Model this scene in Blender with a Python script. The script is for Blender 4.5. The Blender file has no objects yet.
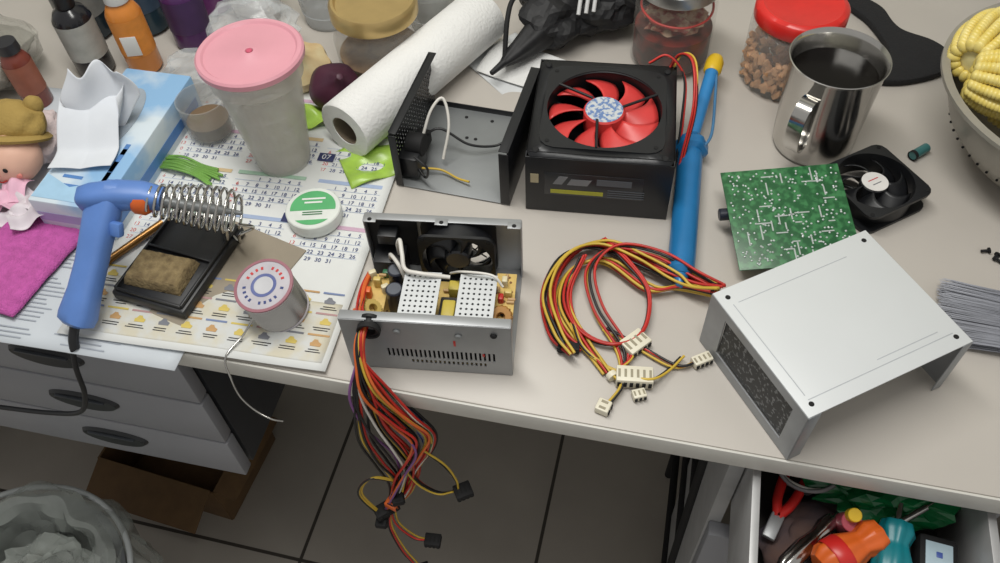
import bpy, bmesh, math, random
from mathutils import Vector, Matrix, Euler, noise
random.seed(7)
S=.001
SC=bpy.context.scene
def rad(a): return math.radians(a)
# ---------------------------------------------------------------- materials
def lin(c):
    o=[]
    for v in c:
        v=v/255.
        o.append(v/12.92 if v<=.04045 else ((v+.055)/1.055)**2.4)
    return o
MATS={}
def M(n,c,rough=.5,metal=0,var=.08,scale=40,bump=0,bscale=400,alpha=1,c2=None,coat=0,spec=.5,thr=None,emit=0):
    if n in MATS: return MATS[n]
    m=bpy.data.materials.new(n);m.use_nodes=True;nt=m.node_tree
    b=nt.nodes["Principled BSDF"];L=nt.links
    tc=nt.nodes.new("ShaderNodeTexCoord");no=nt.nodes.new("ShaderNodeTexNoise")
    no.inputs["Scale"].default_value=scale;no.inputs["Detail"].default_value=5
    L.new(tc.outputs["Object"],no.inputs["Vector"])
    mr=nt.nodes.new("ShaderNodeMapRange")
    if thr: mr.inputs[1].default_value=thr[0];mr.inputs[2].default_value=thr[1]
    else: mr.inputs[1].default_value=.3;mr.inputs[2].default_value=.7
    L.new(no.outputs[0],mr.inputs[0])
    mx=nt.nodes.new("ShaderNodeMix");mx.data_type='RGBA'
    a=lin(c)
    if c2: b2=lin(c2)
    else:
        b2=[min(1,v*(1+var)) for v in a];a=[v*(1-var) for v in a]
    mx.inputs[6].default_value=(*a,1);mx.inputs[7].default_value=(*b2,1)
    L.new(mr.outputs[0],mx.inputs[0]);L.new(mx.outputs[2],b.inputs["Base Color"])
    b.inputs["Roughness"].default_value=rough;b.inputs["Metallic"].default_value=metal
    b.inputs["Alpha"].default_value=alpha;b.inputs["Coat Weight"].default_value=coat
    b.inputs["Specular IOR Level"].default_value=spec
    if bump:
        n2=nt.nodes.new("ShaderNodeTexNoise");n2.inputs["Scale"].default_value=bscale;n2.inputs["Detail"].default_value=4
        L.new(tc.outputs["Object"],n2.inputs["Vector"])
        bp=nt.nodes.new("ShaderNodeBump");bp.inputs["Strength"].default_value=bump;bp.inputs["Distance"].default_value=.002
        L.new(n2.outputs[0],bp.inputs["Height"]);L.new(bp.outputs[0],b.inputs["Normal"])
    MATS[n]=m
    return m
desk_m=M("desk_laminate",(186,180,172),.4,var=.06,scale=5,bump=.05,bscale=900)
edge_m=M("desk_edge_band",(205,203,196),.45,var=.04)
cabw=M("cabinet_white",(140,141,146),.45,var=.04,scale=6)
cabd=M("cabinet_shade_grey",(50,52,56),.5)  # dark tone puts the shadow on the cabinet's side into its colour
blk=M("black_plastic",(22,23,26),.42,var=.2)
blkm=M("black_painted_steel",(27,28,31),.38,metal=.2,var=.15)
mblk=M("matt_black",(14,14,16),.75,var=.2)
steel=M("galvanised_steel",(158,160,162),.42,metal=.55,var=.08,scale=25)
steel2=M("zinc_sheet_inside",(140,143,144),.45,metal=.4,var=.1,scale=18)
chrome=M("polished_steel",(190,188,184),.16,metal=1,var=.04)
alu=M("aluminium_heatsink",(205,208,210),.4,metal=.35,var=.04)
white=M("white_plastic",(225,225,222),.45,var=.03)
ivory=M("ivory_nylon",(222,216,196),.45,var=.04)
paper=M("white_paper",(205,207,208),.8,var=.04,scale=12)
paperb=M("bluish_paper",(194,200,206),.8,var=.05,scale=12)
red=M("red_plastic",(198,40,36),.35)
redw=M("red_wire",(184,40,32),.4,var=.15)
blkw=M("black_wire",(24,24,26),.4)
yelw=M("yellow_wire",(200,168,60),.4)
orgw=M("orange_wire",(208,100,44),.4)
grnw=M("green_wire",(46,105,70),.4)
bluw=M("blue_wire",(70,90,160),.4)
purw=M("purple_wire",(125,80,135),.4)
gryw=M("grey_wire",(130,130,132),.4)
whtw=M("white_wire",(215,212,205),.4)
orange=M("orange_plastic",(214,98,35),.4)
yellow=M("yellow_plastic",(222,184,40),.4)
tapey=M("transformer_tape_yellow",(196,176,74),.5)
pcbt=M("tan_circuit_board",(210,180,108),.5,var=.12,scale=90)
pcbg=M("green_circuit_board",(32,86,48),.35,c2=(60,122,74),scale=130,thr=(.45,.6))
solder=M("solder_joint",(215,220,220),.3,metal=.7)
blue=M("blue_handle_plastic",(88,126,192),.42,var=.06)
blue2=M("pump_blue",(34,114,170),.36,metal=.1,var=.06)
brown=M("cardboard",(150,140,124),.85,var=.08,scale=30)
brownd=M("kraft_box_cardboard",(94,70,42),.85,var=.15)
dark=M("dark_void",(8,8,9),.8)
txtg=M("ink_grey",(120,122,125),.6)
inkb=M("ink_blue",(58,70,120),.7)
inkr=M("ink_red",(190,60,60),.7)
inkk=M("ink_black",(35,35,40),.7)

# ---------------------------------------------------------------- builders (mm)
CUR=None
def grp(name,x=0,y=0,z=0,rz=0,rx=0,ry=0,parent=None):
    global CUR
    e=bpy.data.objects.new(name,None);SC.collection.objects.link(e)
    e.empty_display_size=.02
    e.location=(x*S,y*S,z*S);e.rotation_euler=(rad(rx),rad(ry),rad(rz))
    if parent: e.parent=parent
    CUR=e
    return e
def add(name,data,loc=(0,0,0),rot=(0,0,0),m=None):
    o=bpy.data.objects.new(name,data);SC.collection.objects.link(o)
    o.parent=CUR;o.location=Vector(loc)*S;o.rotation_euler=[rad(a) for a in rot]
    if m: data.materials.append(m)
    return o
def fin(bm,name,loc,rot,m,smooth=True,ang=38,recalc=True):
    if recalc: bmesh.ops.recalc_face_normals(bm,faces=bm.faces)
    if smooth:
        for f in bm.faces: f.smooth=True
        for e in bm.edges:
            if len(e.link_faces)==2 and e.calc_face_angle(0)>rad(ang): e.smooth=False
    me=bpy.data.meshes.new(name);bm.to_mesh(me);bm.free()
    return add(name,me,loc,rot,m)
def box(n,sx,sy,sz,x,y,z,m,rx=0,ry=0,rz=0,b=.6):
    bm=bmesh.new();bmesh.ops.create_cube(bm,size=1)
    for v in bm.verts: v.co=Vector((v.co.x*sx,v.co.y*sy,v.co.z*sz))*S
    b=min(b,min(sx,sy,sz)*.3)
    if b>0: bmesh.ops.bevel(bm,geom=bm.edges[:],offset=b*S,segments=2,profile=.5,affect='EDGES')
    return fin(bm,n,(x,y,z),(rx,ry,rz),m)
def lathe(n,prof,x,y,z,m,rx=0,ry=0,rz=0,seg=40,wob=None,ang=38):
    bm=bmesh.new();rings=[]
    for (r,h) in prof:
        if r<=1e-6: rings.append([bm.verts.new((0,0,h*S))]);continue
        ring=[]
        for i in range(seg):
            a=2*math.pi*i/seg;rr=r*(wob(a,h) if wob else 1)
            ring.append(bm.verts.new((rr*math.cos(a)*S,rr*math.sin(a)*S,h*S)))
        rings.append(ring)
    for a,b in zip(rings,rings[1:]):
        for i in range(seg):
            j=(i+1)%seg
            if len(a)==1 and len(b)==1: continue
            if len(a)==1: bm.faces.new((a[0],b[i],b[j]))
            elif len(b)==1: bm.faces.new((a[i],a[j],b[0]))
            else: bm.faces.new((a[i],a[j],b[j],b[i]))
    return fin(bm,n,(x,y,z),(rx,ry,rz),m,ang=ang)
def cyl(n,r,h,x,y,z,m,rx=0,ry=0,rz=0,b=.6,seg=32,r2=None):
    r2=r if r2 is None else r2;b=min(b,r*.3,h*.3)
    return lathe(n,[(0,0),(r-b,0),(r,b),(r2,h-b),(r2-b,h),(0,h)],x,y,z,m,rx,ry,rz,seg)
def lax(n,prof,p0,p1,m,seg=28,wob=None):
    o=lathe(n,prof,0,0,0,m,seg=seg,wob=wob)
    d=Vector(p1)-Vector(p0);o.location=Vector(p0)*S
    o.rotation_euler=d.to_track_quat('Z','Y').to_euler()
    return o
def cr(pts,k=8,cyc=False):
    pts=[Vector(p) for p in pts];n=len(pts);out=[]
    if n<3: return pts
    rng=range(n if cyc else n-1)
    for i in rng:
        p0=pts[(i-1)%n] if (cyc or i>0) else pts[0]*2-pts[1]
        p1=pts[i];p2=pts[(i+1)%n];p3=pts[(i+2)%n] if (cyc or i<n-2) else pts[-1]*2-pts[-2]
        for j in range(k):
            t=j/k
            out.append(.5*((2*p1)+(p2-p0)*t+(2*p0-5*p1+4*p2-p3)*t*t+(3*p1-p0-3*p2+p3)*t**3))
    if not cyc: out.append(pts[-1])
    return out
def tube(n,pts,r,m,cyc=False,k=8,sm=True,res=3):
    q=cr(pts,k,cyc) if sm else [Vector(p) for p in pts]
    cu=bpy.data.curves.new(n,'CURVE');cu.dimensions='3D';cu.bevel_depth=r*S;cu.bevel_resolution=res;cu.use_fill_caps=True
    sp=cu.splines.new('POLY');sp.points.add(len(q)-1)
    for i,v in enumerate(q): sp.points[i].co=(v.x*S,v.y*S,v.z*S,1)
    sp.use_cyclic_u=cyc;sp.use_smooth=True
    return add(n,cu,m=m)
def ribbon(n,pts,side,w,t,m,k=8):
    q=cr(pts,k);side=Vector(side).normalized();bm=bmesh.new();R=[]
    for i,p in enumerate(q):
        d=(q[min(i+1,len(q)-1)]-q[max(i-1,0)]).normalized();nn=d.cross(side).normalized()
        R.append([bm.verts.new((p+side*a*w/2+nn*b*t/2)*S) for a,b in((-1,-1),(1,-1),(1,1),(-1,1))])
    for a,b in zip(R,R[1:]):
        for i in range(4):
            j=(i+1)%4;bm.faces.new((a[i],a[j],b[j],b[i]))
    bm.faces.new(R[0]);bm.faces.new(R[-1])
    return fin(bm,n,(0,0,0),(0,0,0),m)
def grid_panel(n,xs,ys,holes,m,x=0,y=0,z=0,rx=0,ry=0,rz=0,t=1.2):
    bm=bmesh.new();V=[[bm.verts.new((a*S,b*S,0)) for b in ys] for a in xs]
    for i in range(len(xs)-1):
        for j in range(len(ys)-1):
            if (i,j) in holes: continue
            bm.faces.new((V[i][j],V[i+1][j],V[i+1][j+1],V[i][j+1]))
    bmesh.ops.delete(bm,geom=[v for v in bm.verts if not v.link_faces],context='VERTS')
    o=fin(bm,n,(x,y,z),(rx,ry,rz),m,smooth=False)
    s=o.modifiers.new("thickness",'SOLIDIFY');s.thickness=t*S;s.offset=0
    return o
def perf(n,w,h,nx,ny,hf,m,x=0,y=0,z=0,rx=0,ry=0,rz=0,t=1,border=4):
    bm=bmesh.new();cache={}
    def v(a,b):
        k=(round(a,3),round(b,3))
        if k not in cache: cache[k]=bm.verts.new((a*S,b*S,0))
        return cache[k]
    iw=w-2*border;ih=h-2*border;cx=iw/nx;cy=ih/ny;r=min(cx,cy)*hf/2
    for i in range(nx):
        for j in range(ny):
            x0=-iw/2+i*cx;y0=-ih/2+j*cy;mx=x0+cx/2;my=y0+cy/2
            outer=[(x0+cx,my),(x0+cx,y0+cy),(mx,y0+cy),(x0,y0+cy),(x0,my),(x0,y0),(mx,y0),(x0+cx,y0)]
            inn=[(mx+r*math.cos(k*math.pi/4),my+r*math.sin(k*math.pi/4)) for k in range(8)]
            for k in range(8):
                l=(k+1)%8
                bm.faces.new((v(*inn[k]),v(*outer[k]),v(*outer[l]),v(*inn[l])))
    W=w/2;Hh=h/2;a=iw/2;c=ih/2
    for q in ([(-W,-Hh),(W,-Hh),(W,-c),(-W,-c)],[(-W,c),(W,c),(W,Hh),(-W,Hh)],[(-W,-c),(-a,-c),(-a,c),(-W,c)],[(a,-c),(W,-c),(W,c),(a,c)]):
        bm.faces.new([bm.verts.new((p[0]*S,p[1]*S,0)) for p in q])
    o=fin(bm,n,(x,y,z),(rx,ry,rz),m,smooth=False)
    s=o.modifiers.new("thickness",'SOLIDIFY');s.thickness=t*S;s.offset=0
    return o
def text(n,body,size,x,y,z,m,rx=0,ry=0,rz=0,al='CENTER',ls=1,sx=1):
    t=bpy.data.curves.new(n,'FONT');t.body=body;t.size=size*S;t.align_x=al;t.align_y='CENTER';t.space_line=ls;t.extrude=.00008
    o=add(n,t,(x,y,z),(rx,ry,rz),m);o.scale.x=sx
    return o
def blob(n,x,y,z,sx,sy,sz,m,amp=.2,freq=2.,sub=4,rx=0,ry=0,rz=0,seed=0,flat=None,turb=False,ang=None):
    bm=bmesh.new();bmesh.ops.create_icosphere(bm,subdivisions=sub,radius=1)
    for v in bm.verts:
        d=v.co.normalized();q=d*freq+Vector((seed*7.3,seed*3.1,seed))
        k=noise.turbulence(q,4,True)-.5 if turb else noise.noise(q)+.5*noise.noise(q*2.3)
        c=d*(1+amp*k);c=Vector((c.x*sx,c.y*sy,c.z*sz))
        if flat is not None and c.z<flat: c.z=flat
        v.co=c*S
    return fin(bm,n,(x,y,z),(rx,ry,rz),m,ang=ang or (70 if not turb else 50))
def crumple(n,x,y,z,sx,sy,sz,m,amp=.3,freq=1.6,seed=0,flat=None,rz=0,sub=3,jit=.07,sm=False):
    rnd=random.Random(seed)
    bm=bmesh.new();bmesh.ops.create_icosphere(bm,subdivisions=sub,radius=1)
    for v in bm.verts:
        d=v.co.normalized();q=d*freq+Vector((seed*5.3,seed*2.1,seed*.7))
        k=noise.noise(q)*1.2+rnd.uniform(-1,1)*jit/max(amp,.01)
        c=d*(1+amp*k)+Vector((rnd.uniform(-1,1),rnd.uniform(-1,1),0))*jit*.5
        c=Vector((c.x*sx,c.y*sy,c.z*sz))
        if flat is not None and c.z<flat: c.z=flat+(c.z-flat)*.02
        v.co=c*S
    if sm:
        bmesh.ops.subdivide_edges(bm,edges=bm.edges[:],cuts=2,use_grid_fill=True,smooth=.6)
    return fin(bm,n,(x,y,z),(0,0,rz),m,smooth=sm,ang=48)
def sheet(n,w,d,m,x,y,z,rz=0,nx=24,ny=24,f=None,t=.4,rx=0,ry=0):
    bm=bmesh.new();V=[]
    for i in range(nx+1):
        col=[]
        for j in range(ny+1):
            a=(i/nx-.5)*w;b=(j/ny-.5)*d
            q=f(a,b) if f else 0
            if isinstance(q,(int,float)): q=(a,b,q)
            col.append(bm.verts.new(Vector(q)*S))
        V.append(col)
    for i in range(nx):
        for j in range(ny): bm.faces.new((V[i][j],V[i+1][j],V[i+1][j+1],V[i][j+1]))
    o=fin(bm,n,(x,y,z),(rx,ry,rz),m,ang=60)
    if t:
        s=o.modifiers.new("thickness",'SOLIDIFY');s.thickness=t*S;s.offset=0
    return o
def poly(n,pts,h,m,x=0,y=0,z=0,rx=0,ry=0,rz=0,b=.5):
    bm=bmesh.new();vs=[bm.verts.new((p[0]*S,p[1]*S,0)) for p in pts];f=bm.faces.new(vs)
    r=bmesh.ops.extrude_face_region(bm,geom=[f])
    for v in r['geom']:
        if isinstance(v,bmesh.types.BMVert): v.co.z+=h*S
    if b: bmesh.ops.bevel(bm,geom=bm.edges[:],offset=min(b,h*.3)*S,segments=2,affect='EDGES',profile=.5)
    return fin(bm,n,(x,y,z),(rx,ry,rz),m)
def fan_parts(size,depth,fm,bm_,nb,lab,pitch=.75,struts=4,inner=.94,lr=None,cov=.78,sweep=.55):
    R0=size*inner/2;seg=64;hs=size/2
    bm=bmesh.new();L=[]
    def sq(a,h):
        c,s=math.cos(a),math.sin(a);k=h/max(abs(c),abs(s));x,y=c*k,s*k
        lim=h*1.30
        l=math.hypot(x,y)
        if l>lim: x*=lim/l;y*=lim/l
        return x,y
    for (kind,z) in (('i',0),('o',0),('o',3),('r',3),('r',depth-3),('o',depth-3),('o',depth),('i',depth)):
        ring=[]
        for i in range(seg):
            a=2*math.pi*(i+.5)/seg
            if kind=='i': p=(R0*math.cos(a),R0*math.sin(a))
            elif kind=='o': p=sq(a,hs)
            else: p=((R0+1.6)*math.cos(a),(R0+1.6)*math.sin(a))
            ring.append(bm.verts.new((p[0]*S,p[1]*S,z*S)))
        L.append(ring)
    for k in range(8):
        A=L[k];B=L[(k+1)%8]
        for i in range(seg):
            j=(i+1)%seg;bm.faces.new((A[i],A[j],B[j],B[i]))
    fin(bm,"frame",(0,0,0),(0,0,0),fm)
    hr=size*.17
    lathe("hub",[(0,2),(hr,2),(hr,depth-4),(hr-1.5,depth-2.5),(0,depth-2.5)],0,0,0,fm if bm_ is fm else bm_)
    lr=lr or hr*.9
    cyl("hub_label",lr,.5,0,0,depth-2.6,lab,b=.1)
    b=bmesh.new()
    for k in range(nb):
        V=[]
        for i in range(8):
            t=i/7;r=hr*.95+(R0-2.2-hr*.95)*t
            col=[]
            for j in range(7):
                s=j/6;a=2*math.pi*k/nb+sweep*t*t+(s-.5)*(2*math.pi/nb)*(cov+.12*t)
                z=depth*.5+(s-.5)*depth*pitch*(1-.35*t)+1.2*math.sin(s*math.pi)
                col.append(b.verts.new((r*math.cos(a)*S,r*math.sin(a)*S,z*S)))
            V.append(col)
        for i in range(7):
            for j in range(6): b.faces.new((V[i][j],V[i+1][j],V[i+1][j+1],V[i][j+1]))
    o=fin(b,"blades",(0,0,0),(0,0,0),bm_,recalc=False)
    s=o.modifiers.new("t",'SOLIDIFY');s.thickness=.0012;s.offset=0
    for k in range(struts):
        a=2*math.pi*k/struts+.5
        tube("strut_%d"%k,[(0,0,2),(R0*math.cos(a),R0*math.sin(a),1.6)],1.6,fm,sm=False)
    for sx in(-1,1):
        for sy in(-1,1):
            cyl("screw_hole",2.2,.4,sx*hs*.86,sy*hs*.86,depth,dark,b=0,seg=16)
def screw(x,y,z,rx=0,ry=0,r=3,m=None):
    lathe("screw",[(0,0),(r,0),(r,.8),(r*.7,1.8),(0,2)],x,y,z,m or chrome,rx,ry,seg=20)
def wires(path,cols,spread,r=1.1,zmin=None,jit=1.,name="wire",taper=False):
    path=[Vector(p) for p in path]
    for i,c in enumerate(cols):
        a=2*math.pi*random.random();rr=spread*math.sqrt(random.random());pts=[]
        for j,p in enumerate(path):
            a+=random.uniform(-.7,.7)*jit
            k=1 if not taper else (.3 if j<3 else (1.0 if j<len(path)-1 else .45))
            q=p+Vector((math.cos(a)*rr*k,math.cos(a+1)*rr*.7*k,math.sin(a)*rr*k))
            if zmin is not None: q.z=max(q.z,zmin+r+.1)
            pts.append(q)
        tube("%s_%d"%(name,i),pts,r,c,k=6,res=2)
def molex(x,y,z,rz,w=20,h=9,d=14,m=None,pins=4,rx=0):
    m=m or ivory;a=rad(rz)
    box("connector_body",w,d,h,x,y,z,m,rz=rz,b=1.2,rx=rx)
    for i in range(pins):
        o=(i-(pins-1)/2)*w/pins
        box("connector_pin",w/pins*.55,2,h*.5,x+math.cos(a)*o+math.sin(a)*d*.5,y+math.sin(a)*o-math.cos(a)*d*.5,z,dark,rz=rz,b=.2)
        box("connector_slot",w/pins*.4,d*.5,.5,x+math.cos(a)*o,y+math.sin(a)*o,z+h*.5,M("slot_shade",(150,142,120),.6) if m is ivory else dark,rz=rz,b=0)

# ---------------------------------------------------------------- room
A0=-15.1
def tilemat():
    m=bpy.data.materials.new("floor_tiles");m.use_nodes=True;nt=m.node_tree;b=nt.nodes["Principled BSDF"]
    tc=nt.nodes.new("ShaderNodeTexCoord");br=nt.nodes.new("ShaderNodeTexBrick")
    br.offset=0;br.squash=1
    br.inputs["Scale"].default_value=1;br.inputs["Brick Width"].default_value=.385;br.inputs["Row Height"].default_value=.385
    br.inputs["Mortar Size"].default_value=.003;br.inputs["Mortar Smooth"].default_value=.1
    br.inputs["Color1"].default_value=(*lin((176,168,158)),1);br.inputs["Color2"].default_value=(*lin((170,164,155)),1)
    br.inputs["Mortar"].default_value=(*lin((70,65,60)),1)
    nt.links.new(tc.outputs["Object"],br.inputs["Vector"])
    no=nt.nodes.new("ShaderNodeTexNoise");no.inputs["Scale"].default_value=7;no.inputs["Detail"].default_value=6
    nt.links.new(tc.outputs["Object"],no.inputs["Vector"])
    mx=nt.nodes.new("ShaderNodeMix");mx.data_type='RGBA';mx.blend_type='MULTIPLY';mx.inputs[0].default_value=.3
    nt.links.new(br.outputs[0],mx.inputs[6]);nt.links.new(no.outputs[0],mx.inputs[7])
    nt.links.new(mx.outputs[2],b.inputs["Base Color"]);b.inputs["Roughness"].default_value=.35
    return m
me=bpy.data.meshes.new("floor");me.from_pydata([(-3,-3,0),(3.5,-3,0),(3.5,3,0),(-3,3,0)],[],[(0,1,2,3)])
fl=add("floor",me,(-360,509,-750),(0,0,-16),tilemat())
wallm=M("painted_wall",(190,190,180),.8,var=.03,scale=3)
me=bpy.data.meshes.new("wall_back");me.from_pydata([(-3,0,0),(3.5,0,0),(3.5,0,2.7),(-3,0,2.7)],[],[(0,1,2,3)])
ca,sa=math.cos(rad(A0)),math.sin(rad(A0))
def D(u,v): return (-479+u*ca-v*sa, 487+u*sa+v*ca)
w0=D(300,830);add("wall_back",me,(w0[0],w0[1],-750),(0,0,A0),wallm)
# ---- desk
grp("desk",-479,487,0,A0)
box("desktop",2100,800,24,450,400,-12,desk_m,b=2)
box("front_edge_band",2100,2.5,23,450,-1.3,-12,edge_m,b=.8)
grp("desk_leg_panel",-479,487,0,A0);box("panel",20,760,725,1480,400,-387.5,cabw)
grp("desk_leg_panel",-479,487,0,A0);box("panel",20,760,725,-585,400,-387.5,cabw)
# ---- left drawer unit
grp("drawer_cabinet",-479,487,0,A0)
box("carcass",350,440,266,-8,245,-157,cabd,b=1)
hm=M("handle_dark_grey",(26,28,32),.4)
for i,(zt,zb) in enumerate(((-26,-114),(-118,-203),(-207,-288))):
    h=zt-zb;zc=(zt+zb)/2
    box("drawer_front_%d"%i,352,16,h,-8,12,zc,cabw,b=2)
    bm=bmesh.new();n=40;ring=[bm.verts.new((43*S*math.cos(2*math.pi*k/n),0,(21 if math.sin(2*math.pi*k/n)<0 else 13)*S*math.sin(2*math.pi*k/n))) for k in range(n)]
    f=bm.faces.new(ring);r=bmesh.ops.extrude_face_region(bm,geom=[f])
    for v in r['geom']:
        if isinstance(v,bmesh.types.BMVert): v.co.y-=4*S;v.co.x*=.93;v.co.z*=.85
    fin(bm,"recess_handle_%d"%i,(14,3.9,zc+6),(0,0,0),hm)
    box("handle_lip_%d"%i,60,5,2.4,14,-.5,zc+12,M("handle_grey",(54,58,64),.4),b=1)
# ---- right pedestal + tool drawer
grp("drawer_pedestal",-479,487,0,A0)
box("side_left",14,180,690,702,110,-378,M("pedestal_grey",(160,160,160),.5))
box("side_right",14,180,690,918,110,-378,cabw)
box("bottom",216,180,14,810,110,-716,cabw)
for u in(702,918): box("drawer_rail",14,260,40,u,330,-90,cabd)
for i in range(2):
    box("lower_drawer_front_%d"%i,226,16,250,810,12,-320-262*i,cabw,b=2)
    box("lower_drawer_handle_%d"%i,80,8,16,810,1,-280-262*i,hm,b=3)
grp("tool_drawer",-479,487,0,A0)
dw=M("drawer_steel",(172,172,172),.4,metal=.3)
box("wall_l",7,420,110,714,0,-92,dw);box("wall_r",7,420,110,903,0,-92,dw)
box("wall_f",196,8,110,808,-206,-92,dw);box("wall_b",196,8,110,808,206,-92,dw)
box("bottom",190,410,4,808,0,-146,M("drawer_bottom_dark",(52,48,46),.6))
box("front_panel",226,18,128,808,-220,-90,cabw,b=3)
def inD(name,u,v,z,rz=0):
    x,y=D(u,v);return grp(name,x,y,z,A0+rz)
gbag=M("green_plastic_bag",(16,100,54),.18,var=.5,scale=25,bump=.3,bscale=60)
inD("green_plastic_bag",838,34,-86,5);crumple("bag",0,0,0,58,32,22,gbag,.35,2.4,seed=2,sub=4,jit=.08)
def screwdriver(name,u,v,z,rz,col,L=70,r=14,sl=70,tilt=0,band=None):
    x,y=D(u,v);grp(name,x,y,z,A0+rz,ry=90+tilt)
    lathe("handle",[(0,0),(r*.7,1),(r,8),(r*1.02,L*.45),(r*.8,L*.62),(r*.72,L*.7),(r*.95,L*.86),(r*.8,L),(0,L+1)],0,0,0,col,seg=48,wob=lambda a,h:1+.05*math.cos(8*a))
    if band: lathe("band",[(r*1.06,L*.2),(r*1.1,L*.22),(r*1.1,L*.4),(r*1.06,L*.42)],0,0,0,band)
    cyl("shaft",3,sl,0,0,L,chrome);box("tip",6,1.5,8,0,0,L+sl+3,chrome)
screwdriver("screwdriver",776,-54,-80,38,orange,62,17,50,-6,band=red)
screwdriver("screwdriver",832,-62,-82,82,M("teal_plastic",(18,120,130),.35),60,16,40,-8)
screwdriver("screwdriver",748,-58,-92,52,chrome,70,9,50)
inD("wall_charger",873,-30,-88,-5);box("body",32,48,24,0,0,0,mblk,b=4);box("label_plate",22,30,1,0,2,12.4,M("pale_blue_label",(170,190,200),.4));box("blue_dot",5,5,1,0,6,13,bluw)
inD("paint_bottle",800,2,-92,10)
cyl("body",9,36,0,0,-14,M("pink_paint",(180,80,96),.4),rx=20);cyl("cap",6,10,0,-7,21,yellow,rx=20)
inD("cable_coil",768,62,-92)
for i,c in enumerate((whtw,gryw,whtw,blkw,whtw,gryw)):
    tube("loop_%d"%i,[((22+3*i)*math.cos(t+i),(36+2*i)*math.sin(t+i),-14+5*i+4*math.sin(3*t)) for t in [k*.7854 for k in range(8)]],2,c,cyc=True)
inD("pliers",744,-8,-96,70)
tube("grip_a",[(0,0,0),(20,7,0),(55,10,0)],4.5,red);tube("grip_b",[(0,0,0),(20,-7,0),(55,-10,0)],4.5,red);box("jaw",26,12,6,-10,0,0,steel,b=2)
inD("masking_tape_roll",882,78,-120);lathe("roll",[(14,0),(22,0),(22,20),(14,20),(14,0)],0,0,0,M("tape_tan",(176,150,100),.6))
inD("adapter_box",812,-14,-126,20);box("body",90,60,30,0,0,0,M("tool_clutter_grey",(72,66,62),.6),b=3)
inD("rag",780,-20,-112,20);crumple("cloth",0,0,0,44,40,12,M("rag_brown",(96,70,58),.9,c2=(60,60,72),scale=20),.3,2,seed=9,sm=True)
# stool leg under desk
grp("folding_stool",208,372,-750,A0)
for u,v0,v1 in((0,0,40),(0,260,220)):
    tube("leg",[(u,v0,0),(u,v1,560)],7,mblk,sm=False)
for z in(120,300,430): tube("rung_%d"%z,[(0,z/16,z),(0,270-z/16,z)],6,mblk,sm=False)
grp("cardboard_box",-560,700,-750,-20)
for (a,b,c,d) in ((0,-80,220,4),(0,80,220,4)): box("side",c,d,110,a,b,55,brownd)
for a in(-110,110): box("end",4,160,110,a,0,55,brownd)
box("base",220,160,3,0,0,2,brownd);box("flap",210,70,3,0,-112,104,brownd,rx=22);box("flap_b",40,156,3,126,0,104,brownd,ry=22)
# waste bin with bag
grp("waste_bin",-652,366,-750,0)
lathe("bin",[(0,0),(110,0),(140,300),(146,300),(146,306),(136,306),(106,6),(0,6)],0,0,0,M("bin_grey",(95,98,100),.5),seg=48)
bagm=M("grey_plastic_film",(190,196,190),.18,alpha=.42,var=.3,scale=14,bump=.4,bscale=40)
def bag_w(a,h): return 1+.05*math.sin(7*a+h*.05)+.03*math.sin(13*a-h*.08)+.06*noise.noise(Vector((math.cos(a)*3,math.sin(a)*3,h*.04)))
prof=[(152,190),(158,215),(161,240),(160,265),(157,290),(154,308),(148,325),(138,334),(128,338),(119,332),(112,320),(108,295),(105,270),(98,248),(90,230),(66,220),(40,215),(0,212)]
lathe("bin_liner",prof,0,0,0,bagm,seg=90,wob=bag_w,ang=20)
crumple("rubbish",0,0,240,92,82,42,M("rubbish_mix",(150,144,130),.6,c2=(60,66,60),scale=14,thr=(.4,.6)),.35,2,seed=5,sub=4)
crumple("rubbish_film",20,20,285,76,66,34,bagm,.3,2,seed=6,sub=4,jit=.1)
crumple("rubbish_film_b",-40,-20,290,60,60,34,bagm,.3,2,seed=8,sub=3,jit=.1)
tube("rim_ring",[(154*math.cos(t),154*math.sin(t),312) for t in [k*.3927 for k in range(16)]],4,M("bin_rim_pale",(170,174,174),.4),cyc=True)

# ---------------------------------------------------------------- papers on the left
grp("newspaper_stack",-418,618,0,-14)
sheet("sheet_a",330,342,paperb,0,4,1.2,0,f=lambda a,b:.6*math.sin(a*.03)+.5*math.sin(b*.05)+.6,t=1.2)
for j in range(30):
    for c_ in range(3):
        if random.random()<.8: box("print_line",random.uniform(30,70),1.3,.1,-90+c_*80,-160+j*5,2.8+.5*math.sin((-168+j*5)*.05)+.6,M("faded_print",(156,162,172),.8),b=0)
grp("cardboard_sheet",-262,514,3,-30)
box("sheet",92,128,2,0,0,1,brown)
grp("wall_calendar",-247,609,3.4,-13)
def cz(a,b): return .5+.5*math.sin(a*.04+1)+.4*math.sin(b*.03)+(3.2*max(0,(abs(b)-150)/30)**2*.4)
sheet("page",262,362,M("calendar_paper",(216,218,216),.65,var=.03,scale=20),0,0,0,f=cz)
sheet("picture_band",250,66,M("calendar_ad_print",(204,198,178),.6,c2=(204,206,204),scale=40,thr=(.4,.6)),0,-140,.35,f=lambda a,b:cz(a,b-140))
def zc(a,b): return cz(a,b)+.45
DAYS=[[str(r*7+c-1) if 0<r*7+c-1<32 else "  " for c in range(7)] for r in range(5)]
tints=[M("month_tint_%d"%i,c,.7) for i,c in enumerate(((160,176,205),(196,164,184),(204,180,140),(160,190,168)))]
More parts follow.
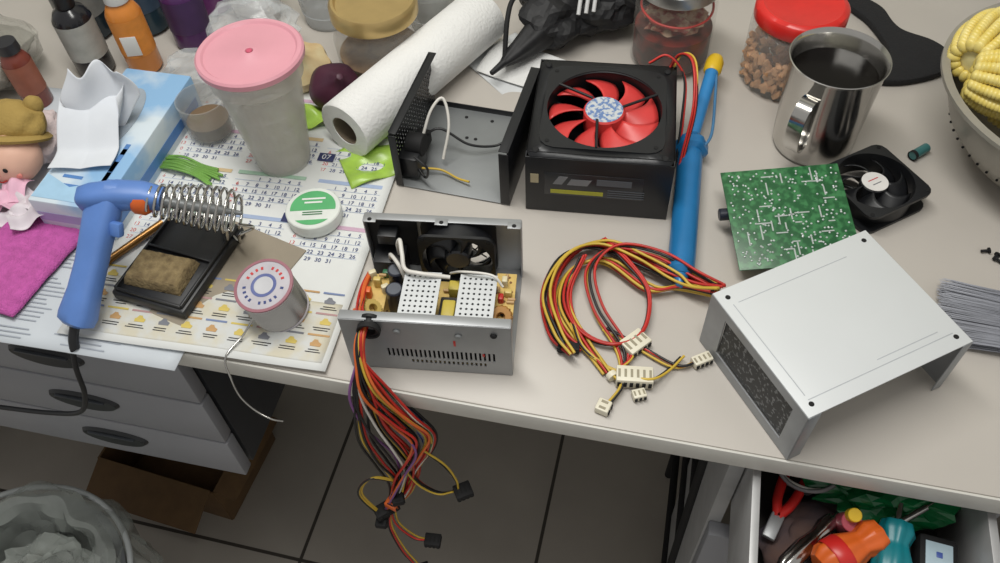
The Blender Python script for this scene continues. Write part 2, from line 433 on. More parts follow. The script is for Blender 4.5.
for bi in range(3):
    for bj in range(4):
        bx=-84+bi*84;by=150-bj*60-8
        if by< -70: continue
        box("month_bar",76,5,.1,bx,by+24,zc(bx,by+24)+.2,tints[(bi+bj)%4],b=0)
        for c in range(7):
            body="\n".join(DAYS[r][c] for r in range(5))
            text("dates",body,6.6,bx-33+c*11,by-2,zc(bx,by)+.35,inkr if c==0 else inkb,ls=1.35)
        for r_ in range(4): box("row_rule",76,.4,.1,bx,by+13-r_*9,zc(bx,by)+.3,tints[0],b=0)
for t,x,y in(("12",36,-10),("07",46,80)):
    box("month_tab",18,12,.3,x+4,y,zc(x,y)+.9,M("tab_navy",(44,50,92),.6),b=.1)
    text("tab_no",t,10,x+4,y,zc(x,y)+1.2,paper)
adc=[M("ad_yellow",(206,184,96),.6),M("ad_pink",(178,140,140),.6),M("ad_grey",(120,122,130),.6),M("ad_orange",(190,150,100),.6),M("ad_blue",(116,132,170),.6)]
for r_ in range(3):
    for i in range(10):
        x=-112+i*25;y=-104-r_*24
        box("ad_band",21,2,.12,x,y+8,zc(x,y+8)+.5,adc[(i+2*r_)%5],b=0)
        poly("ad_figure",[(-6,-4),(6,-4),(7,0),(3,2),(1,5),(-3,5),(-5,1),(-7,0)],.15,adc[(0,3,0,2)[(i*3+r_)%4]],x+random.uniform(-2,2),y-1,zc(x,y)+.45,b=0).scale=(.8,.8,1)
        for q_ in range(2): box("ad_line",random.uniform(10,20),.9,.1,x,y-8-2.6*q_,zc(x,y-8)+.5,inkk,b=0)

# ---------------------------------------------------------------- open power supply
grp("power_supply_open",-57,460,1,-8)
PS=CUR
box("floor_plate",144,118,1.2,0,0,.6,steel)
W=144;Hh=73
xs=[-72]
for i in range(24): xs+=[-36+i*4,-36+i*4+1.9]
xs+=[72];zs=[0,12,17,20,33,Hh]
holes=set()
for i in range(1,len(xs)-2,2):
    if xs[i+1]-xs[i]<2.2:
        holes.add((i,3))
        if i>9 and i<44: holes.add((i,1))
grid_panel("front_panel",xs,zs,holes,steel,0,-59,0,rx=90)
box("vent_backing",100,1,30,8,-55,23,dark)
box("front_top_lip",144,9,1.2,0,-54.5,Hh,steel)
box("front_side_lip_l",1.2,9,Hh,-72,-54.5,Hh/2,steel);box("front_side_lip_r",1.2,9,Hh,72,-54.5,Hh/2,steel)
screw(58,-60,62,rx=90,m=mblk);screw(-24,-60,60,rx=90,m=steel2);screw(28,-60,58,rx=90,m=steel2)
box("warning_mark",2,.3,8,24,-59.8,46,redw);box("warning_mark_b",2,.3,4,48,-59.8,30,redw)
bm=bmesh.new();seg=48;A=[];B=[]
for i in range(seg):
    a=2*math.pi*(i+.5)/seg;c,s=math.cos(a),math.sin(a)
    bx0,bx1,by0,by1=-86,58,-38,35
    kx=(bx1/c if c>0 else bx0/c) if abs(c)>1e-6 else 1e9;ky=(by1/s if s>0 else by0/s) if abs(s)>1e-6 else 1e9
    k=min(kx,ky)
    A.append(bm.verts.new((33*c*S,33*s*S,0)));B.append(bm.verts.new((k*c*S,k*s*S,0)))
for i in range(seg):
    j=(i+1)%seg;bm.faces.new((A[i],B[i],B[j],A[j]))
o=fin(bm,"rear_panel",(14,59,38),(90,0,0),steel,smooth=False);s_=o.modifiers.new("t",'SOLIDIFY');s_.thickness=.0012;s_.offset=0
box("rear_liner",46,1,66,-48,57.5,36,mblk)
box("rear_top_lip",144,8,1.2,0,55.5,Hh,steel);
for x in(-66,0,66): box("screw_tab",12,8,1.2,x,52,Hh+.2,steel);cyl("screw_hole",2,.3,x,51,Hh+.8,dark,b=0)
box("rear_side_lip_l",1.2,9,Hh,-72,54.5,Hh/2,steel);box("rear_side_lip_r",1.2,9,Hh,72,54.5,Hh/2,steel)
box("mains_socket",30,24,26,-51,44,22,blk,b=2);box("voltage_switch",18,14,12,-51,50,54,blk,b=1)
box("circuit_board",132,90,1.6,2,-12,9,pcbt)
for i in range(14):
    for j in range(9):
        if random.random()<.6: cyl("pad",1.1,.3,-58+i*9,-50+j*9,9.8,M("copper_dot",(120,82,40),.5),b=0,seg=8)
box("side_board_r",18,78,1.4,61,-12,34,pcbt);box("side_board_l",22,60,1.4,-58,-8,30,pcbt)
for i in range(14): cyl("board_dot",1.3,.3,61+random.uniform(-6,6),-48+i*5.4,34.7,M("copper_dot",(120,82,40),.5),b=0,seg=8)
for hx in(-12,38):
    perf("heatsink_top",33,48,6,8,.5,alu,hx,-14,52,t=1.5,border=2)
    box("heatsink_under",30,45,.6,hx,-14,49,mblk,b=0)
    box("heatsink_web",2,46,42,hx-14,-14,31,alu);box("heatsink_fin",33,1.5,16,hx,-38,44,alu)
    for k in(-16,0,16): box("transistor",5,14,16,hx-10,-14+k,22,mblk)
box("transformer_core",17,32,26,13,-22,26,M("ferrite",(52,50,48),.6),b=1);box("transformer_tape",12,18,29,13,-20,28,tapey,b=2)
box("transformer_small",10,11,20,14,10,26,tapey,b=1.5)
grey_t=M("capacitor_top_grey",(92,96,104),.45,metal=.3)
def cap(x,y,r,h,c): cyl("capacitor",r,h,x,y,10,c,b=.8);cyl("capacitor_top",r*.8,.4,x,y,10+h-.1,grey_t,b=.1)
cb=M("capacitor_black",(30,34,48),.35);cbl=M("capacitor_blue",(40,90,150),.35)
cap(-38,-4,8,34,cb);cap(-40,18,8,34,cb);cap(62,-44,7,38,cbl);cap(26,14,5,20,cb);cap(-34,-44,5,22,cbl);cap(48,18,5,26,cb)
fy=M("film_cap_yellow",(204,180,104),.4);fyw=M("film_cap_cream",(214,204,170),.4)
lathe("toroid_coil",[(4,-4),(9,-4),(10.5,0),(9,4),(4,4),(3,0),(4,-4)],60,-24,38,M("coil_copper",(176,126,60),.4),rx=30,wob=lambda a,h:1+.05*math.cos(24*a))
lathe("toroid_coil_b",[(4,-4),(8,-4),(9.5,0),(8,4),(4,4),(3,0),(4,-4)],-56,-22,36,M("coil_yellow",(190,164,90),.4),rx=10,ry=30,wob=lambda a,h:1+.06*math.cos(20*a))
for (x,y,zz,c) in ((-62,-4,36,orange),(-56,8,36,fy),(-28,12,20,fyw),(-22,24,20,fy),(60,14,38,fyw),(-50,20,34,grnw),(-40,-28,24,fy),(-62,16,36,fyw),(14,-44,22,fy),(36,20,24,fyw),(64,2,38,fy),(-30,-30,30,orange),(58,-4,38,redw),(-48,2,34,fyw)):
    box("film_capacitor",7,5,random.uniform(8,13),x,y,zz,c,b=1.2,rz=random.choice((0,90,30)))
for i in range(52):
    x=random.uniform(-62,64);y=random.uniform(-50,30);a=random.choice((0,90));up=(x>52 or x<-48)
    cyl("resistor",1.5,7,x,y,36 if up else 13,M("resistor_tan",(190,156,110),.5) if i%3 else blkw,rx=90,rz=a,seg=12)
tube("white_lead_a",[(-42,44,34),(-40,38,56),(-36,34,66),(-32,20,64),(-28,8,58),(-14,4,58),(12,6,52)],2,whtw)
tube("white_lead_b",[(-50,40,30),(-46,30,50),(-36,16,54),(-30,10,40)],1.8,whtw)
tube("white_lead_c",[(10,20,40),(24,10,56),(50,6,58),(60,0,50)],1.2,whtw)
wires([(-66,20,36),(-68,0,40),(-66,-20,44),(-60,-40,56),(-50,-56,62)],[redw,blkw,orgw,redw,blkw,orgw,yelw],4,1.3)
box("orange_sleeve",9,20,11,-68,-34,38,orange,b=4,rx=-20)
lathe("cable_grommet",[(6,0),(10,0),(10,3),(8,3),(8,8),(10,8),(10,11),(6,11),(6,0)],-46,-54,66,blk,rx=90)
for i in range(5): tube("cable_tie_%d"%i,[(-46+9.3*math.cos(t),-66+i*.8,66+9.3*math.sin(t)) for t in [k*.7854 for k in range(8)]],.9,mblk,cyc=True)
F=grp("rear_fan",14,57,37,0,rx=90,parent=PS)
fan_parts(70,22,blk,M("fan_blade_charcoal",(40,42,46),.35),7,M("fan_label_black",(56,56,60),.3),struts=3)
CUR=PS
for r in(10,18,26): tube("guard_ring_%d"%r,[(14+r*math.cos(t),61,38+r*math.sin(t)) for t in [k*.3927 for k in range(16)]],.8,chrome,cyc=True,k=3)
for a in(.78,2.36,3.93,5.5): tube("guard_spoke",[(14,61,38),(14+33*math.cos(a),61,38+33*math.sin(a))],.8,chrome,sm=False)
# hanging cable loom
grp("power_cable_loom",0,0,0,0)
COL=[redw,blkw,yelw,blkw,redw,purw,orgw,grnw,purw,bluw,gryw,whtw,yelw,blkw,redw,yelw,blkw,bluw]
start=[(-114,416,66),(-119,398,62),(-121,386,46)]
wires(start+[(-112,377,10),(-92,372,-35),(-80,370,-68),(-86,369,-100),(-104,368,-140),(-116,366,-185),(-132,364,-215)],COL+[orgw,redw,blkw,redw],13,1.3,jit=1.1,taper=True)
wires(start+[(-124,376,10),(-120,370,-40),(-108,368,-90),(-102,368,-130),(-112,366,-170),(-128,364,-205)],[yelw,blkw,redw,blkw,grnw,purw,blkw,redw,orgw,whtw,redw],13,1.3,jit=1.1,taper=True)
wires(start+[(-128,376,0),(-134,370,-60),(-126,368,-110),(-118,366,-150),(-126,364,-190)],[blkw,redw,yelw,blkw,blkw],6,1.3,taper=True)
wires([(-104,368,-120),(-92,366,-160),(-74,364,-180),(-58,362,-172)],[yelw,blkw,redw,blkw],4,1.1)
wires([(-84,369,-90),(-66,366,-120),(-56,364,-150),(-56,362,-168)],[yelw,blkw],3,1.1)
wires([(-110,366,-150),(-136,362,-130),(-152,360,-160),(-140,360,-215)],[yelw,redw,yelw,blkw],4,1.1)
wires([(-128,364,-205),(-126,358,-240),(-110,350,-262),(-96,346,-262)],[blkw,yelw,redw],2.5,1.1)
wires([(-132,364,-215),(-136,358,-250),(-128,350,-300),(-116,344,-340),(-108,340,-420)],[redw,blkw,yelw],3,1.1)
molex(-50,360,-170,20,18,9,16,mblk);molex(-90,345,-262,-10,18,9,14,mblk);molex(-134,362,-208,30,26,11,14,mblk);molex(-112,342,-345,15,20,9,14,mblk)
molex(-124,360,-188,60,14,9,14,orange);molex(-140,358,-222,80,22,9,12,mblk);molex(-118,360,-176,100,16,9,12,mblk)

# ---------------------------------------------------------------- black PSU with red fan
grp("power_supply_unit",114,648,1,-10.4)
PU=CUR
box("floor_plate",142,147,1.2,0,0,.6,blkm)
box("front_panel",142,1.5,74,0,-73,37,blkm);box("rear_panel",142,1.5,74,0,73,37,blkm)
box("side_l",1.5,147,74,-70.5,0,37,blkm);box("side_r",1.5,147,74,70.5,0,37,blkm)
bm=bmesh.new();seg=64;A=[];B=[]
for i in range(seg):
    a=2*math.pi*(i+.5)/seg;c,s=math.cos(a),math.sin(a);k=min(71/abs(c) if abs(c)>1e-6 else 1e9,73.5/abs(s) if abs(s)>1e-6 else 1e9)
    A.append(bm.verts.new((58*c*S,58*s*S,0)));B.append(bm.verts.new((k*c*S,k*s*S,0)))
for i in range(seg):
    j=(i+1)%seg;bm.faces.new((A[i],B[i],B[j],A[j]))
o=fin(bm,"top_panel",(0,0,74),(0,0,0),blkm);s_=o.modifiers.new("t",'SOLIDIFY');s_.thickness=.0015;s_.offset=-1
box("top_groove_front",136,1,1,0,-66,74.3,mblk)
box("brand_plate",96,.5,30,-4,-74,40,M("label_black",(34,36,40),.3),b=.2)
poly("stand_in_mark",[(0,0),(9,0),(15,11),(6,11)],.4,txtg,-44,-74.1,40,rx=90,b=0)
poly("stand_in_mark_b",[(14,0),(34,0),(38,8),(18,8)],.4,txtg,-44,-74.1,40,rx=90,b=0)
box("model_bar",34,.4,8,16,-74.4,46,M("label_grey_dim",(84,88,94),.5),b=0)
box("spec_strip",52,.4,5,-20,-74.4,30,M("label_yellow",(170,168,50),.5),b=0)
for i in range(4): box("spec_line",36,.4,1,28,-74.4,36-i*3,M("label_grey_dim",(84,88,94),.5),b=0)
box("side_sticker",8,.4,12,-62,-74.2,46,M("sticker_beige",(170,160,130),.6),b=0)
F=grp("top_fan",0,2,50,0,parent=PU)
fan_parts(122,25,blk,M("fan_red",(206,62,60),.38),9,M("holographic_label",(120,150,205),.25,metal=.5,c2=(225,230,235),scale=220,thr=(.45,.55)),pitch=.42,struts=3,lr=19,cov=.7,sweep=.3)
CUR=F
for k in range(3):
    a=2*math.pi*k/3+.2
    tube("top_strut_%d"%k,[(19*math.cos(a),19*math.sin(a),24.5),(58*math.cos(a+.25),58*math.sin(a+.25),24.5)],1.5,blk,sm=False)
CUR=PU
for sx in(-1,1):
    for sy in(-1,1): screw(sx*62,sy*64,74,m=mblk,r=3.5)
perf("rear_mesh",60,60,9,9,.7,blkm,-20,75,37,rx=90)
wires([(60,66,60),(72,78,86),(86,60,92),(90,20,70),(84,-10,30),(80,-30,6)],[redw,blkw,redw,yelw,blkw],3,1.2)
wires([(40,70,78),(60,74,86),(78,60,70),(80,30,40),(78,0,8)],[redw,blkw],3,1.2)

# ---------------------------------------------------------------- opened lid
grp("power_supply_lid",-24,675,1,-18)
box("floor_plate",122,130,1.2,0,0,.6,steel2)
perf("side_wall_mesh",128,74,20,11,.62,blkm,-61,0,38,rx=90,rz=90,border=5)
box("side_wall_right",1.4,130,74,61,0,37,blkm)
box("rear_rim",122,1.2,8,0,65,4,blkm);box("lip_l",8,130,1.2,-57,0,74,blkm);box("lip_r",10,130,1.2,57,0,74,blkm)
box("lip_front_l",8,1.2,70,-58,-65,36,blkm);box("lip_front_r",10,1.2,70,57,-65,36,blkm)
box("wall_notch_plate",3,40,30,58,-30,30,blkm)
box("mains_socket",22,30,26,-50,-42,20,blk,b=2);box("rocker_switch",16,22,16,-50,-12,18,mblk,b=2)
cyl("switch_drum",12,18,-56,-34,34,mblk,ry=90)
for x,y in((-20,52),(10,52),(0,20),(-10,20),(40,30)): cyl("rivet",2,.6,x,y,1.2,mblk,b=.1,seg=12)
tube("white_lead",[(-46,-20,28),(-40,0,52),(-30,12,60),(-20,-4,40),(-22,-26,10)],1.6,whtw)
tube("black_lead",[(-46,-10,26),(-30,-2,30),(0,-4,16),(26,6,10),(40,18,14)],1.4,blkw)
tube("yellow_lead",[(-40,-46,12),(-20,-40,8),(0,-46,6),(14,-50,8)],1.2,yelw)
tube("black_lead_b",[(-44,-50,20),(-30,-60,14),(-26,-62,30),(-40,-58,40)],1.4,blkw)

# ---------------------------------------------------------------- white cover right
grp("power_supply_cover",275,386,1,22)
cov=M("cover_painted_steel",(206,209,210),.38,metal=.1,var=.03,scale=8)
covs=M("cover_side_steel",(150,153,156),.42,metal=.4)
box("top_plate",158,130,1.4,0,0,70,cov,b=.4)
grid_panel("side_left",[-65,-50,42,65],[0,12,60,70],{(1,1)},covs,-79,0,0,rx=90,rz=90)
box("side_left_insert",.8,92,47,-77.6,-4,36,M("vent_mesh_dark",(34,36,38),.5,c2=(110,112,114),scale=260,thr=(.55,.62)),b=0)
box("side_right",1.4,130,70,79,0,35,covs)
box("flange_front_l",12,1.2,69,-73,-65,35,covs);box("flange_front_r",10,1.2,69,74,-65,35,covs)
box("flange_rear_l",10,1.2,69,-74,65,35,covs);box("flange_rear_r",10,1.2,69,74,65,35,covs)
for (a,b,c,d) in ((0,-52,140,.8),(-10,48,110,.7),(-70,0,.8,96)): box("pressed_line",c,d,.4,a,b,70.7,M("pressed_line_grey",(172,176,180),.4),b=.1)
box("pressed_line_b",60,.8,.4,30,-46,70.7,MATS["pressed_line_grey"],b=.1)
for x,y in((-70,-56),(70,-56),(-70,56),(70,56)):
    cyl("screw_hole",2.2,.5,x,y,70.5,dark,b=0,seg=20)

# ---------------------------------------------------------------- central wire bundle
grp("cable_harness",0,0,0,0)
mix=[redw,yelw,blkw,redw,blkw,yelw,redw,redw,blkw]
wires([(200,458,22),(185,470,14),(168,484,12),(136,506,12),(100,526,12),(66,514,12),(46,474,11),(50,430,9),(66,408,7)],mix+[redw,redw,blkw,redw],12,1.4,zmin=0)
wires([(202,456,16),(170,470,12),(140,470,12),(104,506,12),(72,500,10),(58,462,10),(72,420,8),(90,385,6)],[redw,yelw,blkw,yelw,redw,yelw,redw],9,1.4,zmin=0)
wires([(200,460,20),(180,476,22),(150,500,24),(110,512,24),(84,490,20),(86,450,14),(104,410,8),(104,386,6)],[redw,redw,blkw,yelw],7,1.35,zmin=0)
wires([(100,526,20),(120,496,20),(134,462,16),(124,424,10),(96,412,8),(68,430,8),(62,470,10),(80,508,18)],[redw,blkw,redw],5,1.35,zmin=0)
wires([(92,430,8),(120,410,6),(150,388,5),(170,392,5)],[yelw,blkw,redw,blkw],3,1.2,zmin=0)
wires([(66,440,8),(72,414,8),(90,394,6),(104,384,6)],[yelw,yelw,blkw,yelw,redw],4,1.3,zmin=0)
wires([(84,400,6),(92,384,6),(100,372,6),(84,352,5)],[yelw,yelw,blkw],3,1.2,zmin=0)
wires([(104,378,8),(124,372,12),(140,382,6),(158,398,5)],[yelw,blkw],3,1.2,zmin=0)
wires([(94,384,6),(112,398,6),(116,412,6)],[redw,yelw,blkw],2,1.2,zmin=0)
molex(118,414,6,35,24,9,18);molex(112,378,8,-8,32,12,16,pins=6);molex(174,393,5,20,18,8,10);molex(58,414,6,-10,20,8,10,mblk)
molex(82,352,5,60,12,8,12,pins=2);molex(114,362,5,10,12,7,9,pins=3)
lax("cable_tie",[(0,0),(5,0),(5,5),(0,5)],(92,384,6),(94,380,6),ivory)

# ---------------------------------------------------------------- desoldering pump
grp("desoldering_pump",0,0,0,0)
p0=Vector((169,480,14.5));p1=Vector((212,660,18.5));p2=Vector((258,772,30));
d=(p1-p0).normalized()
lax("barrel",[(0,0),(8,0),(12.5,5),(13,20),(13,152),(12,160),(12,168),(14,170),(14,176),(12,178),(9,184),(0,184)],p0,p1,blue2)
lax("collar",[(0,0),(12,0),(17,4),(17,14),(13,18),(9,26),(0,26)],p0+d*160,p1+d*40,blue2,wob=lambda a,h:1+.06*math.cos(6*a))
q=p0+d*182
lax("plunger_rod",[(0,0),(7,0),(7,100),(8,104),(0,104)],q,p2,M("rod_blue",(50,130,190),.35))
dd=(p2-q).normalized()
lax("button",[(0,0),(8,0),(10,4),(10,18),(8,24),(0,25)],q+dd*102,q+dd*130,yellow)
lax("nozzle",[(0,0),(3,0),(7,10),(7,14),(0,14)],p0-d*12,p0,blue2)
tube("guard_loop",[p0+d*162+Vector((12,0,6)),p0+d*180+Vector((20,0,10)),q+dd*60+Vector((12,0,6)),q+dd*98+Vector((6,0,2))],1.6,M("blue_wire_loop",(70,120,160),.4))

# ---------------------------------------------------------------- green pcb, small fan
grp("circuit_board_green",281,533,24,-1,rx=10,ry=-3)
box("board",114,110,1.6,0,0,8,pcbg)
for i in range(240):
    x=random.uniform(-53,53);y=random.uniform(-51,51)
    blob("solder_joint",x,y,9,1.3,1.3,.8,solder,0,1,1)
for i in range(34):
    x=random.uniform(-45,45);y=random.uniform(-46,46);box("tinned_track",random.uniform(5,16),1.3,.3,x,y,9,solder,rz=random.choice((0,90)),b=0)
for x,y,w,h,hh in((-40,36,16,20,17),(-30,-10,24,18,12),(10,26,26,30,18),(34,-4,16,20,14),(0,-34,30,14,8)):
    box("component",w,h,hh,x,y,7-hh/2,mblk,b=2)
box("yellow_core",14,14,9,-48,-38,3,yellow,b=2);cyl("capacitor",6,14,-50,12,0,cb,ry=-90)
grp("cooling_fan",380,578,1,24)
fan_parts(80,24,blk,blk,7,M("fan_label_white",(215,212,208),.4),struts=4,lr=13)
box("label_print",12,1,.2,0,3,22.1,inkr,b=0);box("label_print_b",10,1,.2,0,-3,22.1,txtg,b=0)
tube("lead_red",[(-30,30,6),(-46,44,6),(-60,40,4),(-70,30,3)],1,redw);tube("lead_black",[(-30,28,6),(-44,50,5),(-62,48,4)],1,blkw)

# ---------------------------------------------------------------- mug
grp("steel_mug",344,662,0,0)
lathe("cup",[(0,0),(38,0),(41,3),(42,10),(46,108),(48,111),(48.5,112.5),(47.5,113),(46,111),(44,108),(40,8),(0,7)],0,0,0,chrome,seg=64)
cyl("black_coffee",43.4,1,0,0,90,M("coffee",(10,7,6),.25,spec=.2),b=.1,seg=48)
a=rad(228);hx,hy=math.cos(a),math.sin(a)
ribbon("handle",[(r*hx,r*hy,z) for r,z in((45,92),(58,96),(70,88),(73,70),(68,46),(56,32),(43,30))],(-hy,hx,0),15,2.2,chrome)
# ---------------------------------------------------------------- jars
def glassm(n,c,a): return M(n,c,.06,alpha=a,var=.05,spec=.8)
grp("glass_jar_red_lid",340,770,0,0)
lathe("jar",[(0,0),(44,0),(49,5),(50,14),(50,72),(45,82),(42,86)],0,0,0,glassm("clear_jar_glass",(190,190,185),.25),seg=56)
bm=bmesh.new()
for i in range(240):
    r=45*math.sqrt(random.random());t=random.random()*6.283;z=random.uniform(8,46)
    if random.random()<.6: r=44
    mt=Matrix.Translation(Vector((r*math.cos(t),r*math.sin(t),z))*S)@Euler([random.random()*3 for _ in range(3)]).to_matrix().to_4x4()@Matrix.Diagonal((1.4,.8,.7,1))
    bmesh.ops.create_icosphere(bm,subdivisions=1,radius=6*S,matrix=mt)
fin(bm,"peanuts",(0,0,0),(0,0,0),M("peanut",(200,152,110),.6,var=.3,scale=60))
lathe("lid",[(42,82),(48,82),(49,84),(49,96),(47,99),(42,101),(38,99),(0,99)],0,0,0,M("lid_red",(208,40,34),.3),seg=64,wob=lambda a,h:1+(.008*math.cos(60*a) if h<98 else 0))
grp("glass_jar_steel_lid",216,818,0,0)
lathe("jar",[(0,0),(42,0),(46,5),(46,80),(42,94),(40,100)],0,0,0,glassm("jar_glass_thin",(200,196,190),.12),seg=48)
lathe("chilli_paste",[(0,4),(40,4),(44,10),(44,48),(38,50),(0,52)],0,0,0,M("chilli_dark_red",(112,34,24),.3,c2=(48,18,14),scale=45,thr=(.4,.6)),seg=40)
crumple("chilli_flakes",0,0,58,34,34,12,M("chilli_flake",(140,50,34),.5,c2=(190,160,130),scale=90,thr=(.45,.6)),.3,3,seed=41,jit=.15)
tube("bail_wire",[(40*math.cos(t),40*math.sin(t)-4,76+3*math.sin(t)) for t in [k*.7854 for k in range(8)]],1.4,redw,cyc=True)
lathe("lid",[(40,96),(45,96),(46,98),(46,110),(42,113),(0,113)],0,0,0,M("lid_steel",(170,170,168),.3,metal=.8),seg=48)
grp("glass_jar_gold_lid",-124,830,0,0)
lathe("jar",[(0,0),(46,0),(50,6),(52,50),(46,70),(42,78)],0,0,0,MATS["clear_jar_glass"],seg=48)
lathe("sugar",[(0,4),(44,4),(47,10),(48,28),(0,34)],0,0,0,M("brown_contents",(160,130,96),.7,c2=(110,84,60),scale=60),seg=40)
lathe("lid",[(42,76),(48,76),(50,78),(50,92),(47,96),(44,96),(42,92),(0,91)],0,0,0,M("lid_gold",(190,164,110),.3,metal=.6),seg=48)
# ---------------------------------------------------------------- tall cup with pink lid
grp("lidded_tumbler",-226,677,3,0)
lathe("cup",[(0,0),(25,0),(28,3),(30,12),(42,114),(46,118),(46,140),(44,140),(40,114),(28,14),(0,6)],0,0,0,M("frosted_plastic",(216,212,202),.3,alpha=.5,var=.04),seg=56)
lathe("water_line",[(0,6),(27,8),(34,60),(0,60)],0,0,0,M("frosted_content",(220,216,202),.5,alpha=.35),seg=40)
for i in range(5): lathe("mark",[(29.6+i*2.4,24+i*20),(30.4+i*2.4,25+i*20),(29.8+i*2.4,26+i*20)],0,0,0,M("frosted_mark",(210,210,206),.3))
lathe("lid",[(45,137),(50,137),(52,139),(52,144),(50,146),(46,146),(44,144),(10,144),(7,146),(4,146),(3,144),(0,144)],0,0,0,M("lid_pink",(210,148,160),.4,var=.03),seg=64)
cyl("lid_plug",3,2,0,0,144.5,M("plug_rose",(196,84,110),.4))
# ---------------------------------------------------------------- kitchen roll
grp("paper_towel_roll",0,0,0,0)
def towel_w(a,h): return 1+.015*math.sin(3*a+h*.02)
a0=Vector((-156,684,34));a1=Vector((-2,874,34))
tw=M("paper_towel",(226,226,224),.9,var=.02,scale=30,bump=.5,bscale=300)
L=(a1-a0).length
lax("roll",[(17,0),(32,0),(33.5,2),(33.5,L-2),(32,L),(17,L),(17,0)],a0,a1,tw,seg=56,wob=towel_w)
lax("core",[(15.5,1),(17,1),(17,L-1),(15.5,L-1),(15.5,1)],a0,a1,M("core_card",(120,108,92),.9),seg=32)
grp("paper_sheets",0,790,0,35)
sheet("sheet",80,120,paper,40,-10,1,0,f=lambda a,b:1+1.5*math.sin(a*.04)+1.5*math.sin(b*.03));sheet("sheet_b",60,90,tw,44,-6,4,25,f=lambda a,b:1+3*math.sin(a*.05+b*.03)+2)
# ---------------------------------------------------------------- green wrappers, clutter
lime=M("lime_plastic",(160,196,80),.3,var=.2)
grp("green_wrapper",-128,668,3,20);sheet("film",70,62,lime,0,0,0,f=lambda a,b:3+2*math.sin(a*.12+b*.1)+2*math.sin(b*.2))
lf=M("lime_film",(120,168,80),.25,var=.2,alpha=.85)
grp("spring_onion_bundle",-330,668,6,-25)
for i in range(9): tube("stalk_%d"%i,[(-34+random.uniform(-4,4),-10+i*2.4,1),(-10,-9+i*2.5+random.uniform(-3,3),4+random.uniform(0,5)),(14,-6+i*2,3),(36+random.uniform(-6,6),-12+i*3,1)],1.5,lf)
grp("green_wrapper",-206,738,5,10);sheet("film",50,36,lime,0,0,2,f=lambda a,b:4+4*math.sin(a*.16+b*.1)+2*math.sin(b*.2))
onm=M("onion_purple",(74,28,50),.5,c2=(52,16,38),scale=30)
OP=[(0,-22),(10,-21),(22,-12),(26,0),(22,12),(12,20),(5,26),(3,34),(0,35)]
grp("onion",-172,762,28,0)
lathe("bulb",[(r*1.15,h*1.15) for r,h in OP],0,0,0,onm,rx=30,ry=20,wob=lambda a,h:1+.03*math.cos(5*a))
grp("garlic",-210,808,24,0)
lathe("bulb",[(0,-20),(16,-18),(29,-4),(28,9),(14,20),(6,28),(4,38),(0,39)],0,0,0,M("garlic_skin",(212,200,160),.5,c2=(196,166,120),scale=40),rx=24,wob=lambda a,h:1+.06*math.cos(7*a))
film=M("clear_plastic_film",(212,216,218),.1,alpha=.32,var=.2,scale=30,bump=.3,bscale=50)
grp("plastic_bag",-276,864,38,0);crumple("film",0,0,0,54,40,38,film,.3,2.2,seed=11,flat=-34,jit=.1)
grp("plastic_bag",-338,806,26,20);crumple("film",0,0,0,38,32,26,film,.3,2.2,seed=14,flat=-22,jit=.1)
grp("plastic_bag",-594,842,44,20)
crumple("film",0,0,0,66,56,48,M("brownish_film",(172,170,160),.14,alpha=.4,var=.3,scale=20,bump=.4,bscale=30),.3,1.6,seed=17,flat=-42,jit=.05,sub=3)
crumple("contents",0,0,-6,54,46,34,M("bag_contents",(104,98,88),.6,c2=(150,146,136),scale=25),.3,1.6,seed=18,flat=-34,sm=True,jit=.03)
for nm,x,y,r,h,c,al in(("plastic_tub",-66,912,32,80,(214,216,214),.7),("plastic_tub",-196,936,38,90,(206,210,212),.45),("plastic_tub",-288,948,34,70,(206,200,196),.45)):
    grp(nm,x,y,0,0)
    lathe("tub",[(0,0),(r*.8,0),(r*.84,3),(r*.9,h*.3),(r*.92,h*.31),(r,h),(r+3,h),(r+3,h+3),(r-1,h+3),(r*.82,4),(0,3)],0,0,0,M("tub_%d"%int(x),c,.25,alpha=al,var=.03),seg=48)
    for k in range(4): lathe("rib",[(r*(.86+.03*k),h*.2*(k+1)),(r*(.9+.03*k),h*.2*(k+1)+1.5),(r*(.86+.03*k),h*.2*(k+1)+3)],0,0,0,MATS["tub_%d"%int(x)])
grp("coffee_glass",-312,728,3,0)
lathe("glass",[(0,0),(23,0),(25,3),(27,50),(25.5,50),(23,6),(0,5)],0,0,0,glassm("glass_grey",(190,190,188),.3),seg=40)
lathe("coffee",[(0,6),(22,6),(23,22),(0,22)],0,0,0,M("coffee_brown",(120,98,74),.3),seg=32)
# ---------------------------------------------------------------- bottles
def bottle(x,y,r,h,bc,lc,cc,rz=0,neck=.4,lab=(.25,.7),al=1,name="bottle",rx=0,ry=0):
    grp(name,x,y,2,rz,rx,ry)
    bmn="b_%d_%d_%d"%bc
    lathe("body",[(0,0),(r*.9,0),(r,3),(r,h*.72),(r*.8,h*.8),(r*neck,h*.86),(r*neck,h*.9),(0,h*.9)],0,0,0,M(bmn,bc,.2,alpha=al),seg=40)
    if lc: lathe("label",[(r+.4,h*lab[0]),(r+.4,h*lab[1])],0,0,0,M("l_%d_%d_%d"%lc,lc,.5,var=.15,scale=60),seg=40)
    lathe("cap",[(r*neck*1.25,h*.86),(r*neck*1.3,h*.87),(r*neck*1.2,h),(0,h)],0,0,0,M("c_%d_%d_%d"%cc,cc,.4),seg=32)
bottle(-414,856,20,108,(206,128,54),(216,136,54),(226,226,222),neck=.55)
box("label_white_band",18,.6,26,2,-20.6,44,white,rz=4,b=.2)
bottle(-474,856,22,104,(30,30,34),(166,166,160),(24,24,26))
bottle(-362,902,24,96,(76,40,90),(66,40,84),(120,90,150))
bottle(-428,940,28,130,(40,60,70),(60,80,100),(150,150,150))
bottle(-500,935,30,130,(34,44,50),(130,130,126),(40,40,44))
